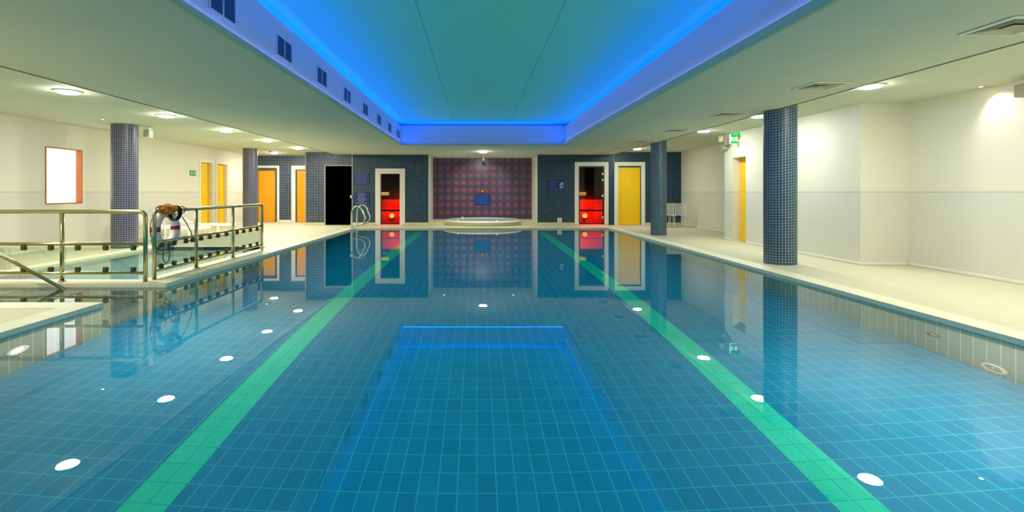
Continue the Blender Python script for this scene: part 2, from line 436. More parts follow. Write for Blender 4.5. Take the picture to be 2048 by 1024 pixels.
# ------------------------------------------------------------------ walls
win = (10.2, 11.15, .95, 2.13)
d1 = (15.94, 16.66, 0, 2.16); d2 = (16.96, 17.63, 0, 2.16)
mb = MB()
panel(mb, 'X', WL, NEAR, YBL, 0, ZO, holes=[win, d1, d2])
reveal(mb, 'X', WL, -.10, d1, sides='lrt'); reveal(mb, 'X', WL, -.10, d2, sides='lrt')
struct(mb.obj('wall_left', M['wall']), 'cream wall with the lit window and two oak doors', 'wall')
XR0, XR1, XR2 = 7.08, 6.30, 7.45
dr = (11.7, 12.3, 0, 2.04)
mb = MB()
panel(mb, 'X', XR0, NEAR, 8.2, 0, ZO); panel(mb, 'Y', 8.2, XR1, XR0, 0, ZO)
panel(mb, 'X', XR1, 8.2, 12.7, 0, ZO, holes=[dr]); reveal(mb, 'X', XR1, .19, dr, sides='lrt')
panel(mb, 'Y', 12.7, XR1, XR2, 0, ZO); panel(mb, 'X', XR2, 12.7, YB, 0, ZO)
struct(mb.obj('wall_right', M['wall']), 'cream stepped wall behind the dark teal columns', 'wall')
mb = MB(); panel(mb, 'Y', NEAR, -9, 7.5, 0, 2.7); panel(mb, 'Y', NEAR, -9, 7.5, -1.3, 0)
struct(mb.obj('wall_front', M['wall']), 'cream wall facing the end of the pool', 'wall')

hb = (-5.50, -4.54, 0, 2.15); hs1 = (-3.46, -2.75, 0, 1.855); hn = (-1.75, 2.22, 0, ZI); hs2 = (3.75, 4.61, 0, 2.10); hw = (5.15, 5.97, 0, 2.10)
mb = MB()
panel(mb, 'Y', YB, -6.22, -4.5, 0, ZO, holes=[hb], mi=0)
panel(mb, 'X', -6.22, YB, YBL, 0, ZO, mi=0)
panel(mb, 'Y', YB, -4.5, 2.3, 0, ZO, holes=[hs1, hn], mi=1)
panel(mb, 'Y', YB, 2.3, 5.0, 0, ZO, holes=[hs2], mi=1)
panel(mb, 'Y', YB, 5.0, XR2, 0, ZO, holes=[hw], mi=1)
struct(mb.obj('wall_back', [M['navy'], M['navy_dark']]), 'blue mosaic wall with the sauna doors and spa alcove', 'wall')
hA = (-8.70, -8.02, 0, 2.06); hB = (-7.16, -6.30, 0, 2.06)
mb = MB(); panel(mb, 'Y', YBL, WL-.1, -6.22, 0, ZO, holes=[hA, hB])
struct(mb.obj('wall_back_corner', M['navy']), 'blue mosaic wall set back behind two white framed oak doors', 'wall')
NB = 20.1
mb = MB()
panel(mb, 'Y', NB, -1.75, 2.22, .11, ZI, mi=0)
struct(mb.obj('wall_alcove', M['niche']), 'navy mosaic back wall of the spa alcove with warm light painted as red plaid', 'wall')
mb = MB()
reveal(mb, 'Y', YB, NB-YB, (-1.75, 2.22, .11, ZI), sides='lr')
mb.face([(-1.75,YB,.11),(2.22,YB,.11),(2.22,NB,.11),(-1.75,NB,.11)])
struct(mb.obj('trim_9', M['white']), 'white side cheeks and ledge of the spa alcove', 'wall trim')
# metal corner strips on the mosaic wall
mb = MB(); mb.box(-6.235, -6.215, YB-.012, YB-.002, 0, ZO); mb.box(-4.535, -4.515, YB-.012, YB-.002, 0, ZI); mb.box(-5.53, -5.505, YB-.012, YB-.002, 0, 2.17); mb.box(-5.53, -4.535, YB-.012, YB-.002, 2.15, 2.17); mb.box(4.985, 5.0, YB-.012, YB-.002, 2.29, ZI)
struct(mb.obj('trim_10', M['beige']), 'thin pale edge strips on the blue mosaic wall', 'wall trim')
# skirtings
mb = MB()
for a, b in ((-6.22,-5.53),(-4.515,-3.69),(-2.59,-1.75),(-1.75,2.22),(2.22,3.56),(6.14,7.43)): mb.box(a, b, YB-.02, YB-.001, 0, .09 if (a,b) != (-1.75,2.22) else .108)  # the alcove span is the riser of the spa plinth
struct(mb.obj('baseboard_back', M['skirting']), 'cream tile skirting and spa alcove riser under the blue mosaic wall', 'skirting')
mb = MB()
mb.box(XR0-.03, XR0, NEAR, 8.17, 0, .05, bevel=.012); mb.box(XR1, XR0-.03, 8.17, 8.2, 0, .05, bevel=.012)
mb.box(XR1-.03, XR1, 8.17, 11.68, 0, .05, bevel=.012); mb.box(XR1-.03, XR1, 12.32, 12.7, 0, .05, bevel=.012); mb.box(XR2-.03, XR2, 12.75, YB-.02, 0, .05, bevel=.012)
struct(mb.obj('baseboard_right', M['white']), 'white coved skirting along the stepped cream wall', 'skirting')
mb = MB()
for a, b in ((NEAR, 15.8), (17.75, YBL)): mb.box(WL, WL+.03, a, b, 0, .06, bevel=.012)
mb.box(-7.83, -7.38, YBL-.02, YBL-.001, 0, .09)
struct(mb.obj('baseboard_left', M['white']), 'white coved skirting along the window wall', 'skirting')

# ------------------------------------------------------------------ window
w = empty('window_1', (WL, (win[0]+win[1])/2, win[2])); hw_ = (win[1]-win[0])/2; hh = win[3]-win[2]
struct(w, 'bright window with a brown wood lining in the cream wall', 'window')
mb = MB(); mb.box(-.16, -.12, -hw_, hw_, 0, hh); mb.obj('pane', M['daylight'], w)
mb = MB()
t = .02
mb.box(-.119, .015, hw_-t, hw_+.0, 0, hh); mb.box(-.119, .015, -hw_, -hw_+t, 0, hh); mb.box(-.119, .015, -hw_+t, hw_-t, hh-t, hh); mb.box(-.119, .015, -hw_+t, hw_-t, 0, t)
mb.obj('window_frame', M['dark_wood'], w)

# ------------------------------------------------------------------ doors
def frame_mb(x0, x1, z1, wd, th, y0=0.0, z0=0.0):
    """a three sided surround, outer size x0..x1, front at -th"""
    m = MB(); m.box(x0, x0+wd, y0-th, y0-.001, z0, z1, bevel=.005); m.box(x1-wd, x1, y0-th, y0-.001, z0, z1, bevel=.005); m.box(x0+wd, x1-wd, y0-th, y0-.001, z1-wd, z1, bevel=.005); return m
def lever(parent, x, z, y, sx=1):
    m = MB(); m.tube([(x, y, z), (x, y-.05, z), (x+sx*.10, y-.055, z)], .009, 8); m.lathe([(0,0),(.024,0),(.024,.008),(0,.008)], 12)
    return m
def pull_handle(parent, x, y, z, sx):
    m = MB(); m.tube([(x,y,z),(x,y-.045,z),(x+sx*.09,y-.05,z)], .009, 8); m.obj('handle', M['chrome'], parent)

# black doorway door
r = empty('door_1', (-5.02, YB, 0)); struct(r, 'tall plain black door in the blue mosaic wall', 'door')
mb = MB(); mb.box(-.475, .475, .01, .05, .005, 2.14, bevel=.003); mb.obj('door_leaf', M['black'], r)
mb = MB(); mb.box(.43, .50, -.055, -.02, .98, 1.08, bevel=.008); mb.obj('handle', M['beige'], r)

def sauna(name, x0, x1, top, fx0, fx1, ftop, label, side, lampx):
    """glass sauna door in a white frame with the lit cabin behind it"""
    cx = (x0+x1)/2
    r = empty(name, (cx, YB, 0)); struct(r, label, 'door')
    a, b = x0-cx, x1-cx
    m = frame_mb(fx0-cx, fx1-cx, ftop, x0-fx0-.03, .03, z0=.01); m.box(fx0-cx+.1, fx1-cx-.1, -.03, .04, 0, .012); m.obj('door_frame', M['frame_white'], r)
    m = MB(); m.box(a-.02, a+.012, -.012, .06, .012, top); m.box(b-.012, b+.02, -.012, .06, .012, top); m.box(a+.012, b-.012, -.012, .06, top-.012, top+.02)
    m.obj('jamb', M['sauna_dark'], r)
    m = MB(); m.box(a+.015, b-.015, .015, .023, .03, top-.015); m.obj('glass_leaf', M['brown_glass'], r)
    s = -1 if side < 0 else 1
    hx = a+.03 if side < 0 else a-.02
    m = MB(); m.box(hx-.03, hx+.25, -.05, -.02, 1.08, 1.20, bevel=.006); m.box(hx+.02, hx+.06, -.02, .014, 1.12, 1.16); m.obj('handle', M['pale_wood'], r)
    if side > 0:
        for z in (.28, 1.06, 1.64, 1.86):
            m = MB(); m.box(b-.05, b+.01, -.02, .012, z-.04, z+.04, bevel=.005); m.obj('hinge', M['chrome'], r)
    # cabin interior
    W0, W1, D = a-.45, b+.45, 1.75
    m = MB()
    m.face([(W0,D,0),(W1,D,0),(W1,D,2.2),(W0,D,2.2)]); m.face([(W0,.07,0),(W0,D,0),(W0,D,2.2),(W0,.07,2.2)]); m.face([(W1,.07,0),(W1,.07,2.2),(W1,D,2.2),(W1,D,0)])
    m.face([(W0,.07,2.2),(W0,D,2.2),(W1,D,2.2),(W1,.07,2.2)]); m.face([(W0,.07,0),(W1,.07,0),(W1,D,0),(W0,D,0)])
    m.obj('cabin_lining', M['sauna_dark'], r)
    m = MB()
    for k in range(4): m.box(W0+.01, W1-.01, 1.05, 1.075, .52+k*.095, .605+k*.095)
    for k in range(4): m.box(W0+.01, W1-.01, 1.08+k*.15, 1.21+k*.15, .885, .91)
    m.obj('upper_bench', M['sauna_wood'], r)
    m = MB()
    for k in range(5): m.box(W0+.01, W1-.01, .62, .645, .02+k*.088, .10+k*.088)
    for k in range(3): m.box(W0+.01, W1-.01, .65+k*.13, .77+k*.13, .43, .455)
    m.obj('lower_bench', M['sauna_wood'], r)
    lx = lampx-cx
    m = MB(); m.lathe([(0,-.0),(.09,0),(.09,.05),(.05,.07),(0,.07)], 20); o = m.obj('cabin_lamp', M['sauna_lamp'], r); o.rotation_euler = (PI/2, 0, 0); o.location = (lx, .60, .31)
    L = bpy.data.lights.new('sauna_glow', 'AREA'); L.shape = 'RECTANGLE'; L.size = x1-x0; L.size_y = .25; L.energy = 75*(x1-x0); L.color = (1, .06, .015)
    lo = bpy.data.objects.new('sauna_glow', L); COL.objects.link(lo); lo.location = (cx, YB+.22, .96); lo.rotation_euler = (math.radians(18), 0, 0)
    return r
sauna('door_2', -3.46, -2.75, 1.855, -3.68, -2.60, 2.055, 'narrow glass sauna door glowing red beside the pool ladder', -1, -3.18)
sauna('door_3', 3.75, 4.61, 2.10, 3.57, 4.80, 2.29, 'wide glass sauna door glowing red beside the yellow oak door', 1, 4.07)

def wood_door(name, x0, x1, top, fx0, fx1, ftop, y, label, mat, hx=None):
    cx = (x0+x1)/2
    r = empty(name, (cx, y, 0)); struct(r, label, 'door')
    m = frame_mb(fx0-cx, fx1-cx, ftop, min(x0-fx0, .16) if x0 > fx0+.05 else .12, .03, z0=0); m.obj('door_frame', M['frame_white'], r)
    m = MB(); m.box(x0-cx, x1-cx, .03, .07, .008, top, bevel=.003); m.obj('door_leaf', mat, r)
    if hx is not None: pull_handle(r, hx-cx, .03, 1.02, -1 if hx > cx else 1)
    return r
wood_door('door_4', 5.15, 5.97, 2.10, 5.01, 6.13, 2.29, YB, 'bright yellow oak door in a white frame behind the far dark column', M['door'])
# (the surround's inner edge leaves the leaf visible)
wood_door('door_5', -8.70, -8.02, 2.06, -8.79, -7.84, 2.25, YBL, 'oak door in a white frame in the mosaic corner, half behind the far mauve column', M['door_warm'])
wood_door('door_6', -7.16, -6.30, 2.06, -7.36, -6.235, 2.25, YBL, 'oak door in a white frame partly hidden by the mosaic wall corner', M['door_warm'])
def side_door(name, x, y0, y1, z1, label, mat, fw, sgn):
    r = empty(name, (x, (y0+y1)/2, 0)); struct(r, label, 'door'); h = (y1-y0)/2
    m = MB(); m.box(min(0, -sgn*.04), max(0, -sgn*.04), -h, h, .006, z1, bevel=.002); m.obj('door_leaf', mat, r)
    return r, h
r, h = side_door('door_7', WL-.102, d1[0], d1[1], 2.155, 'oak door in the window wall, next to the small green sign', M['door'], 0, 1)
m = MB(); m.box(.103, .118, -h-.09, -h-.001, 0, 2.25); m.box(.103, .118, h+.001, h+.09, 0, 2.25); m.box(.103, .118, -h-.001, h+.001, 2.16, 2.25); m.obj('door_frame', M['frame_white'], r)
r, h = side_door('door_8', WL-.102, d2[0], d2[1], 2.155, 'oak door in the window wall, nearer the mosaic corner', M['door'], 0, 1)
m = MB(); m.box(.103, .118, -h-.09, -h-.001, 0, 2.25); m.box(.103, .118, h+.001, h+.09, 0, 2.25); m.box(.103, .118, -h-.001, h+.001, 2.16, 2.25); m.obj('door_frame', M['frame_white'], r)
r, h = side_door('door_9', XR1+.192, dr[0], dr[1], 2.035, 'oak door set deep in the cream wall under the exit sign', M['door'], 0, -1)

# ------------------------------------------------------------------ columns
def column(x, y, r, z, mat, label):
    m = MB(); m.lathe([(r, 0), (r, z)], 64, uvr=r)
    for v in m.bm.verts:
        if v.co.z > 1: v.co.z = ZO-.003 if abs(x) > 6 else ZI+(ZO-ZI)*min(1, max(0, (x+v.co.x-SR0)/(SR1-SR0)))-.003
    o = m.obj('mosaic_column', mat, loc=(x, y, 0)); return tag(o, label, 'column', kind='thing')
column(-7.60, 10.8, .25, ZO, M['column'], 'mauve blue mosaic column behind the railing, by the lit window')
column(-7.58, 16.75, .23, ZO, M['column'], 'mauve blue mosaic column in front of the oak door corner')
column(5.10, 8.40, .247, 2.61, M['column_dark'], 'dark teal mosaic column on the pool deck, by the exit sign wall')
column(5.08, 13.95, .212, 2.60, M['column_dark'], 'dark teal mosaic column in front of the white chairs')

# ------------------------------------------------------------------ ceiling lights
def downlight():
    r = empty('ceiling_downlight')
    m = MB(); m.lathe([(.136,-.001),(.175,-.001),(.175,-.008),(.142,-.018),(.136,-.001)], 32); m.obj('bezel', M['white_plastic'], r)
    m = MB(); m.lathe([(.135,-.004),(.133,-.018),(.118,-.032),(.07,-.042),(0,-.045)], 32); m.obj('diffuser', M['lamp'], r)
    return r
proto = downlight(); used = [False]
def place_light(x, y, z, label, grp, lamp=None):
    o = proto if not used[0] else copy_tree(proto); used[0] = True
    o.location = (x, y, z); tag(o, label, 'ceiling light', grp)
    if lamp:
        for c in o.children:
            if c.name.startswith('diffuser'): c.data = c.data.copy(); c.data.materials[0] = lamp
ordn = ['first', 'second', 'third', 'fourth', 'fifth']
gl = 'round downlights over the railing side of the deck'
for k, (y, s) in enumerate(zip((7.18, 9.46, 11.74, 14.02, 16.45), (
        'glowing round downlight over the railing, largest of its row',
        'glowing round downlight above the life ring, second of its row',
        'glowing round downlight between railing and oak doors, third of its row',
        'glowing round downlight by the far mauve column top, fourth of its row',
        'small glowing round downlight above the mosaic wall corner, last of its row'))):
    place_light(-5.87, y, ZO, s, gl)
place_light(-7.45, 18.4, ZO, 'small glowing downlight in the mosaic corner above the oak doors', gl)
gr = 'round downlights over the column side of the deck'
for y, s in ((6.81, 'glowing round downlight beside the large square vents, largest of its row'), (9.48, 'glowing round downlight touching the large teal column top'),
             (11.8, 'glowing round downlight between the two teal columns'), (16.67, 'small glowing round downlight over the yellow oak door')):
    place_light(5.36, y, ZO, s, gr, M['lamp_column_side'])
place_light(.22, 16.8, ZI, 'single glowing round downlight above the spa alcove', 'round downlight above the spa')

def spot():
    r = empty('ceiling_spotlight')
    m = MB(); m.lathe([(.026,0),(.045,0),(.045,-.006),(.026,-.012),(.026,0)], 20); m.obj('bezel', M['chrome'], r)
    m = MB(); m.lathe([(.025,-.002),(.025,-.008),(0,-.010)], 20); m.obj('lens', M['spot'], r)
    return r
sproto = spot(); sused = [False]
for x, y, z, s in ((-7.42, 9.93, ZO, 'tiny spotlight on the window side of the mauve column'), (-7.42, 11.35, ZO, 'tiny spotlight beside the white speaker by the mauve column'),
                   (6.90, 6.84, ZO, 'tiny spotlight close to the bare cream wall'), (-1.20, 18.6, ZI, 'tiny spotlight at the sauna ladder end of the alcove ceiling'),
                   (1.37, 18.6, ZI, 'tiny spotlight at the socket end of the alcove ceiling'), (-7.75, 16.2, ZO, 'tiny spotlight before the far mauve column'), (-7.36, 17.5, ZO, 'tiny spotlight behind the far mauve column')):
    o = sproto if not sused[0] else copy_tree(sproto); sused[0] = True
    o.location = (x, y, z-.001); tag(o, s, 'spotlight', 'tiny ceiling spotlights')

# ------------------------------------------------------------------ square ceiling vents
def vent():
    r = empty('ceiling_vent'); S = .235
    m = MB()
    def sq(a, b, z0, z1):
        for p in range(4):
            rot = Matrix.Rotation(p*PI/2, 4, 'Z')
            q = [(-a,-a,z0),(a,-a,z0),(b,-b,z1),(-b,-b,z1)]
            m.face([rot @ Vector(v) for v in q])
    sq(S, S-.03, -.012, -.016); sq(S, S, -.001, -.012); sq(S-.03, S-.03, -.016, .0)
    m.obj('frame', M['white_plastic'], r)
    m = MB(); m.face([(-.2,-.2,-.002),(-.2,.2,-.002),(.2,.2,-.002),(.2,-.2,-.002)]); m.obj('backing', M['grille_back'], r)
    for i, a in enumerate((.195, .165, .135, .105)):
        m = MB(); sq(a, a-.024, -.018, -.004); sq(a+.005, a, -.0185, -.018); sq(a+.005, a+.005, -.012, -.0185)
        m.obj('louvre', M['beige'], r)
    m = MB(); m.face([(-.075,-.075,-.020),(-.075,.075,-.020),(.075,.075,-.020),(.075,-.075,-.020)]); m.obj('centre_plate', M['grey_box'], r)
    return r
vp = vent(); vu = False
for k, (x, y, s) in enumerate(((4.38, 4.08, 'square louvred ceiling vent cut by the picture edge, largest of the row'), (4.39, 6.38, 'square louvred ceiling vent beside the large glowing downlight'),
        (4.38, 8.68, 'square louvred ceiling vent before the large teal column'), (4.40, 10.98, 'square louvred ceiling vent between the large and small teal columns'),
        (4.38, 13.28, 'square louvred ceiling vent just before the small teal column'), (4.40, 15.3, 'thin looking ceiling vent over the pool near the yellow oak door'), (4.38, 17.3, 'thin looking ceiling vent over the wide sauna door'))):
    o = vp if not vu else copy_tree(vp); vu = True
    o.location = (x, y, ZI-.001); tag(o, s, 'air vent', 'square ceiling vents')

# ------------------------------------------------------------------ grilles on the recess side
def grille():
    r = empty('recess_grille'); a, b = .21, .105
    m = MB(); m.box(.001, .012, -a-.02, a+.02, -b-.02, -b); m.box(.001, .012, -a-.02, a+.02, b, b+.02); m.box(.001, .012, -a-.02, -a, -b, b); m.box(.001, .012, a, a+.02, -b, b); m.box(.001, .012, -.008, .008, -b, b)
    m.obj('frame', M['recess_wall'], r)
    m = MB(); m.box(.001, .003, -a, a, -b, b); m.obj('backing', M['grille_back'], r)
    for y0, y1 in ((-a, -.008), (.008, a)):
        m = MB()
        for k in range(9):
            z = -b+.012+k*.0235
            m.face([(.003,y0,z+.017),(.003,y1,z+.017),(.0115,y1,z),(.0115,y0,z)])
        m.obj('louvres', M['grille'], r)
    return r
gp = grille(); names = ['first of row, cut by picture top', 'second of the row', 'third of the row', 'fourth of the row', 'fifth of the row', 'sixth of the row', 'seventh of the row', 'eighth of row, by the corner']
for k in range(8):
    o = gp if k == 0 else copy_tree(gp); o.location = (RX0, 4.33+1.385*k, 2.83)
    tag(o, 'dark blue louvred grille in the recess side, '+names[k], 'air grille', 'grilles along the recess side')

# ------------------------------------------------------------------ railings with glass infill
def arc(c, r, a0, a1, n, fn):
    return [fn(c[0]+r*math.cos(a0+(a1-a0)*k/n), c[1]+r*math.sin(a0+(a1-a0)*k/n)) for k in range(n+1)]
def railing(name, o0, direction, length, posts, round_end, clamps, label):
    """local s along the run; direction 'X-' or 'Y+'"""
    r = empty(name, o0); tag(r, label, 'railing')
    def P(s, z, off=0): return (-s, off, z) if direction == 'X-' else (off, s, z)
    R = .022; H = .93
    rad = .07
    # the handrail bends down into the end posts
    path = [P(0, .0)] + [P(rad-rad*math.cos(a), H-rad+rad*math.sin(a)) for a in [k*PI/2/6 for k in range(7)]]
    if round_end: path += [P(length-rad+rad*math.sin(a), H-rad+rad*math.cos(a)) for a in [k*PI/2/6 for k in range(7)]] + [P(length, 0)]
    else: path += [P(length, H)]
    m = MB(); m.tube(path, R+.005, 12); m.obj('handrail', M['steel'], r)
    for z, nm in ((.50, 'middle_rail'), (.11, 'bottom_rail')):
        m = MB(); m.tube([P(.0, z), P(length, z)], .022, 10); m.obj(nm, M['steel'], r)
    for s in posts:
        m = MB(); m.tube([P(s, .0), P(s, H)], .026, 12); q = P(s, 0); m.lathe([(.045,.0),(.045,.012),(.027,.016)], 16, q[0], q[1]); m.obj('post', M['steel'], r)
    ends = [0]+list(posts)+[length]
    for a, b in zip(ends[:-1], ends[1:]):
        m = MB(); off = .004
        if direction == 'X-': m.box(-b+.05, -a-.05, -off, off, .155, .455)
        else: m.box(-off, off, a+.05, b-.05, .155, .455)
        m.obj('glass_panel', M['glass'], r)
    for s in clamps:
        for z0, z1 in ((.415, .482), (.128, .195)):
            m = MB()
            if direction == 'X-': m.box(-s-.03, -s+.03, -.026, .026, z0, z1, bevel=.014)
            else: m.box(-.026, .026, s-.03, s+.03, z0, z1, bevel=.014)
            m.obj('clamp', M['dark_metal'], r)
    return r
railing('pool_railing', (-4.41, 6.66, .008), 'X-', 4.0, [1.11, 2.31, 3.5], False, [.16,.53,.90,1.26,1.62,2.0,2.45,2.85,3.2],
        'steel railing with glass infill across the divider, facing the main pool')
railing('pool_railing', (-4.395, 6.82, .008), 'Y+', 3.42, [1.02, 2.2], True, [.15,.45,.75,.92,1.16,1.42,1.68,1.97,2.36,2.62,2.9,3.2],
        'angled steel railing with glass infill carrying the life ring')

# grab rails running down into the step inlet
def grab(y, label):
    r = empty('step_handrail', (-5.2, y, 0)); tag(r, label, 'handrail')
    m = MB(); x0, z0 = .25, -.22
    m.tube([(x0, 0, z0), (-1.62, 0, .80), (-1.75, 0, .84), (-2.1, 0, .84)], .021, 10); m.obj('rail_tube', M['steel'], r)
    for x, z1, z0 in ((-1.72, .82, 0.0),):
        m = MB(); m.tube([(-2.05, 0, .0), (-2.05, 0, .84)], .019, 10); m.obj('post', M['steel'], r)
    return r
grab(6.39, 'sloping steel handrail entering the water against the railed divider')
grab(5.56, 'sloping steel handrail entering the water along the deck corner')

# ------------------------------------------------------------------ life ring with rope
lr = empty('life_ring', (-4.575, 7.36, .655)); tag(lr, 'white life ring with red bands hanging on the angled railing', 'life ring')
m = MB(); m.torus(.235, .062, rs=18, seg=48); m.obj('ring_body', M['white_plastic'], lr)
for a in (2, 90, 178, 270):
    m = MB(); m.torus(.235, .0645, rs=18, a0=math.radians(a-8), a1=math.radians(a+8), seg=80); m.obj('red_band', M['red'], lr)
m = MB()
for q in range(4):
    a0 = math.radians(20+90*q); pts = []
    for k in range(13):
        a = a0+PI/2*k/12; rr = .305+.075*math.sin(PI*k/12)
        pts.append((.02*math.sin(3*a), rr*math.cos(a), rr*math.sin(a)))
    m.tube(pts, .006, 6)
m.obj('grab_line', M['cord'], lr)
m = MB(); m.tube([(.185+.022*math.cos(2*PI*k/16)-.0, .10, .262+.035*math.sin(2*PI*k/16)) for k in range(16)], .006, 6, closed=True) if False else m.tube([(0,.10,.205),(.06,.10,.29),(.15,.10,.318),(.18,.10,.334),(.235,.10,.30),(.21,.10,.235),(.16,.10,.225),(.06,.10,.21)], .008, 6); m.obj('hanging_strap', M['cord'], lr)
rp = empty('throw_rope', (-4.395, 7.12, .938)); tag(rp, 'coiled orange throw rope draped over the angled railing above the life ring', 'rope')
m = MB()
for k in range(7):
    rr = .052+.012*random.random(); y = -.14+.042*k
    pts = [(rr*1.25*math.cos(2*PI*j/20), y+.02*math.sin(4*PI*j/20+k), rr*math.sin(2*PI*j/20)+.012) for j in range(20)]
    m.tube(pts, .011, 7, closed=True)
m.obj('coil', M['orange'], rp)
m = MB()
for k in range(3):
    y = .14+.03*k
    pts = [(.075*math.cos(2*PI*j/20), y+.015*math.sin(2*PI*j/20), .10*math.sin(2*PI*j/20)-.045) for j in range(20)]
    m.tube(pts, .012, 7, closed=True)
m.obj('binding', M['dark_rope'], rp)
m = MB()
pts = [(.085, .20, -.10), (.09, .30, -.20), (.09, .42, -.34), (.088, .46, -.44), (.085, .38, -.47), (.083, .24, -.42)]
m.tube(pts, .007, 6)
m.obj('loose_end', M['cord'], rp); m = MB()
pts = [(.06, -.15, -.40), (.063, -.20, -.52), (.063, -.21, -.66), (.063, -.15, -.74), (.063, -.08, -.70), (.063, -.06, -.60), (.06, -.10, -.45)]
m.tube(pts, .007, 6)
m.obj('loose_end', M['cord'], rp)

# ------------------------------------------------------------------ pool ladder
ld = empty('pool_ladder', (-3.86, 15.5, 0)); tag(ld, 'polished steel pool ladder with two looped handrails at the pool corner', 'ladder')
def smooth(pts, n=6):
    out = []; P = [Vector(p) for p in pts]; P = [P[0]*2-P[1]]+P+[P[-1]*2-P[-2]]
    for i in range(1, len(P)-2):
        for k in range(n):
            t = k/n; a, b, c, d = P[i-1:i+3]
            out.append(.5*((2*b)+(-a+c)*t+(2*a-5*b+4*c-d)*t*t+(-a+3*b-3*c+d)*t**3))
    out.append(P[-2]); return out
for dy, hh in ((0, 0), (.72, .02)):
    m = MB()
    m.tube(smooth([(-.03,dy,-1.0),(-.03,dy,-.3),(-.03,dy,.05),(-.02,dy,.35),(-.01,dy,.58),(.06,dy,.71+hh),(.16,dy,.76+hh),(.27,dy,.71+hh),(.34,dy,.58),(.40,dy,.42),(.39,dy,.30),(.32,dy,.21),(.20,dy,.17),(.08,dy,.16),(.0,dy,.10)]), .021, 10)
    m.obj('looped_rail', M['chrome'], ld)
for k in range(3):
    m = MB(); m.box(-.06, .06, .02, .70, -.16-.25*k, -.135-.25*k, bevel=.008); m.obj('tread', M['chrome'], ld)

# ------------------------------------------------------------------ spa tub
sp = empty('spa_tub', (.23, 18.66, 0)); tag(sp, 'round white spa tub raised in the mosaic alcove', 'spa tub')
m = MB(); m.lathe([(1.36, .0), (1.36, .115)], 72, uvr=1.36); m.obj('tiled_base', M['skirting'], sp)
m = MB(); m.lathe([(1.37,.116),(1.44,.118),(1.455,.14),(1.44,.165),(1.36,.185),(1.26,.180),(1.20,.15),(1.14,.02),(.9,.012),(0,.012)], 72); m.obj('rim', M['tub'], sp)
m = MB(); m.disc(1.23, .165, seg=64, up=True); m.obj('spa_water', M['foam'], sp)
for a in (-2.3, -1.2, 2.2):
    m = MB(); m.lathe([(.035,0),(.035,.02),(.02,.035),(0,.035)], 14, 1.33*math.cos(a), 1.33*math.sin(a)); o = m.obj('air_knob', M['white_plastic'], sp); o.location.z = .184

# ------------------------------------------------------------------ signs
def notice(x0, x1, z0, z1, y, label, ink, plate, rows, tri=False, margin=.04):
    w_, h_ = x1-x0, z1-z0
    r = empty('wall_sign', ((x0+x1)/2, y, z0)); tag(r, label, 'sign')
    m = MB(); m.box(-w_/2, w_/2, -.014, -.002, 0, h_, bevel=.004); m.obj('sign_plate', M[plate], r)
    rnd = random.Random(int(x0*100))
    for k, (a, b) in enumerate(rows):
        m = MB()
        z = h_*(1-(k+.9)/(len(rows)+.8)); x = -w_/2+margin+a*(w_-2*margin); xe = -w_/2+margin+b*(w_-2*margin)
        while x < xe-.01:
            l = min(xe-x, .025+.05*rnd.random()); m.box(x, x+l, -.0165, -.0145, z-.008, z+.008); x += l+.012
        m.obj('lettering', M[ink], r)
    if tri:
        m = MB()
        m.face([(.10,-.0165,h_*.55),(.26,-.0165,h_*.55),(.25,-.0165,h_*.80),(.17,-.0165,h_*.72)])
        for a, b in ((.12,.145),(.17,.20)): m.face([(a,-.0165,h_*.25),(a+.035,-.0165,h_*.25),(b+.03,-.0165,h_*.50),(b,-.0165,h_*.50)])
        m.face([(.25,-.0165,h_*.28),(.275,-.0165,h_*.28),(.255,-.0165,h_*.50),(.23,-.0165,h_*.50)])
        m.obj('emblem', M['ink'], r)
    return r
notice(-4.47, -3.88, 1.47, 1.90, YB, 'dark blue sign on the mosaic wall, upper of the pair by the ladder', 'ink_dim', 'sign_dark', [(.1,.9)]*6)
notice(-4.47, -3.88, .745, 1.20, YB, 'blue sign with white text on the mosaic wall, lower of the pair by the ladder', 'ink', 'sign_dark', [(.25,.75),(.2,.8),(.3,.7),(.2,.8),(.15,.85),(.3,.7),(.1,.9)])
notice(2.60, 3.20, 1.22, 1.655, YB, 'dark blue sign with a pale emblem beside the wide sauna door', 'ink_dim', 'sign_dark', [(.1,.55),(.0,.5),(.0,.5),(.0,.5),(.0,.5),(.1,.9)], tri=True)
notice(-.06, .565, .66, 1.10, NB, 'blue text sign on the alcove mosaic above the spa', 'ink_dim', 'sign_blue', [(.05,.9),(.0,.9),(.05,.95),(.0,.8),(.05,.95),(.0,1)])
# red button above the spa sign, hanging sensor
r = empty('emergency_button', (.24, NB, 1.22)); tag(r, 'small orange red button on the alcove wall above the spa sign', 'button')
m = MB(); m.box(-.06, .06, -.025, -.002, -.09, .07, bevel=.006); m.obj('plate', M['dark_rope'], r)
m = MB(); m.lathe([(0,.03),(.05,.022),(.055,0)], 18); o = m.obj('push_cap', M['orange'], r); o.rotation_euler = (PI/2,0,0); o.location = (0,-.025,.01)
r = empty('ceiling_sensor', (.26, 18.75, ZI)); tag(r, 'small white sensor hanging from the alcove ceiling', 'sensor')
m = MB(); m.lathe([(0,-.001),(.03,-.001),(.03,-.02),(.012,-.025),(.012,-.10)], 16); m.obj('stem', M['white_plastic'], r)
m = MB(); m.lathe([(0,-.10),(.045,-.10),(.055,-.14),(.04,-.19),(0,-.20)], 20); m.obj('body', M['white_plastic'], r)
# socket by the sauna
r = empty('wall_socket', (3.02, YB, .09)); tag(r, 'small white box low on the mosaic wall beside the wide sauna door', 'socket')
m = MB(); m.box(-.075, .075, -.05, -.002, .005, .165, bevel=.012); m.obj('housing', M['white_plastic'], r)
m = MB(); m.box(-.035, .035, -.056, -.0505, .05, .12, bevel=.004); m.obj('cover_flap', M['beige'], r)

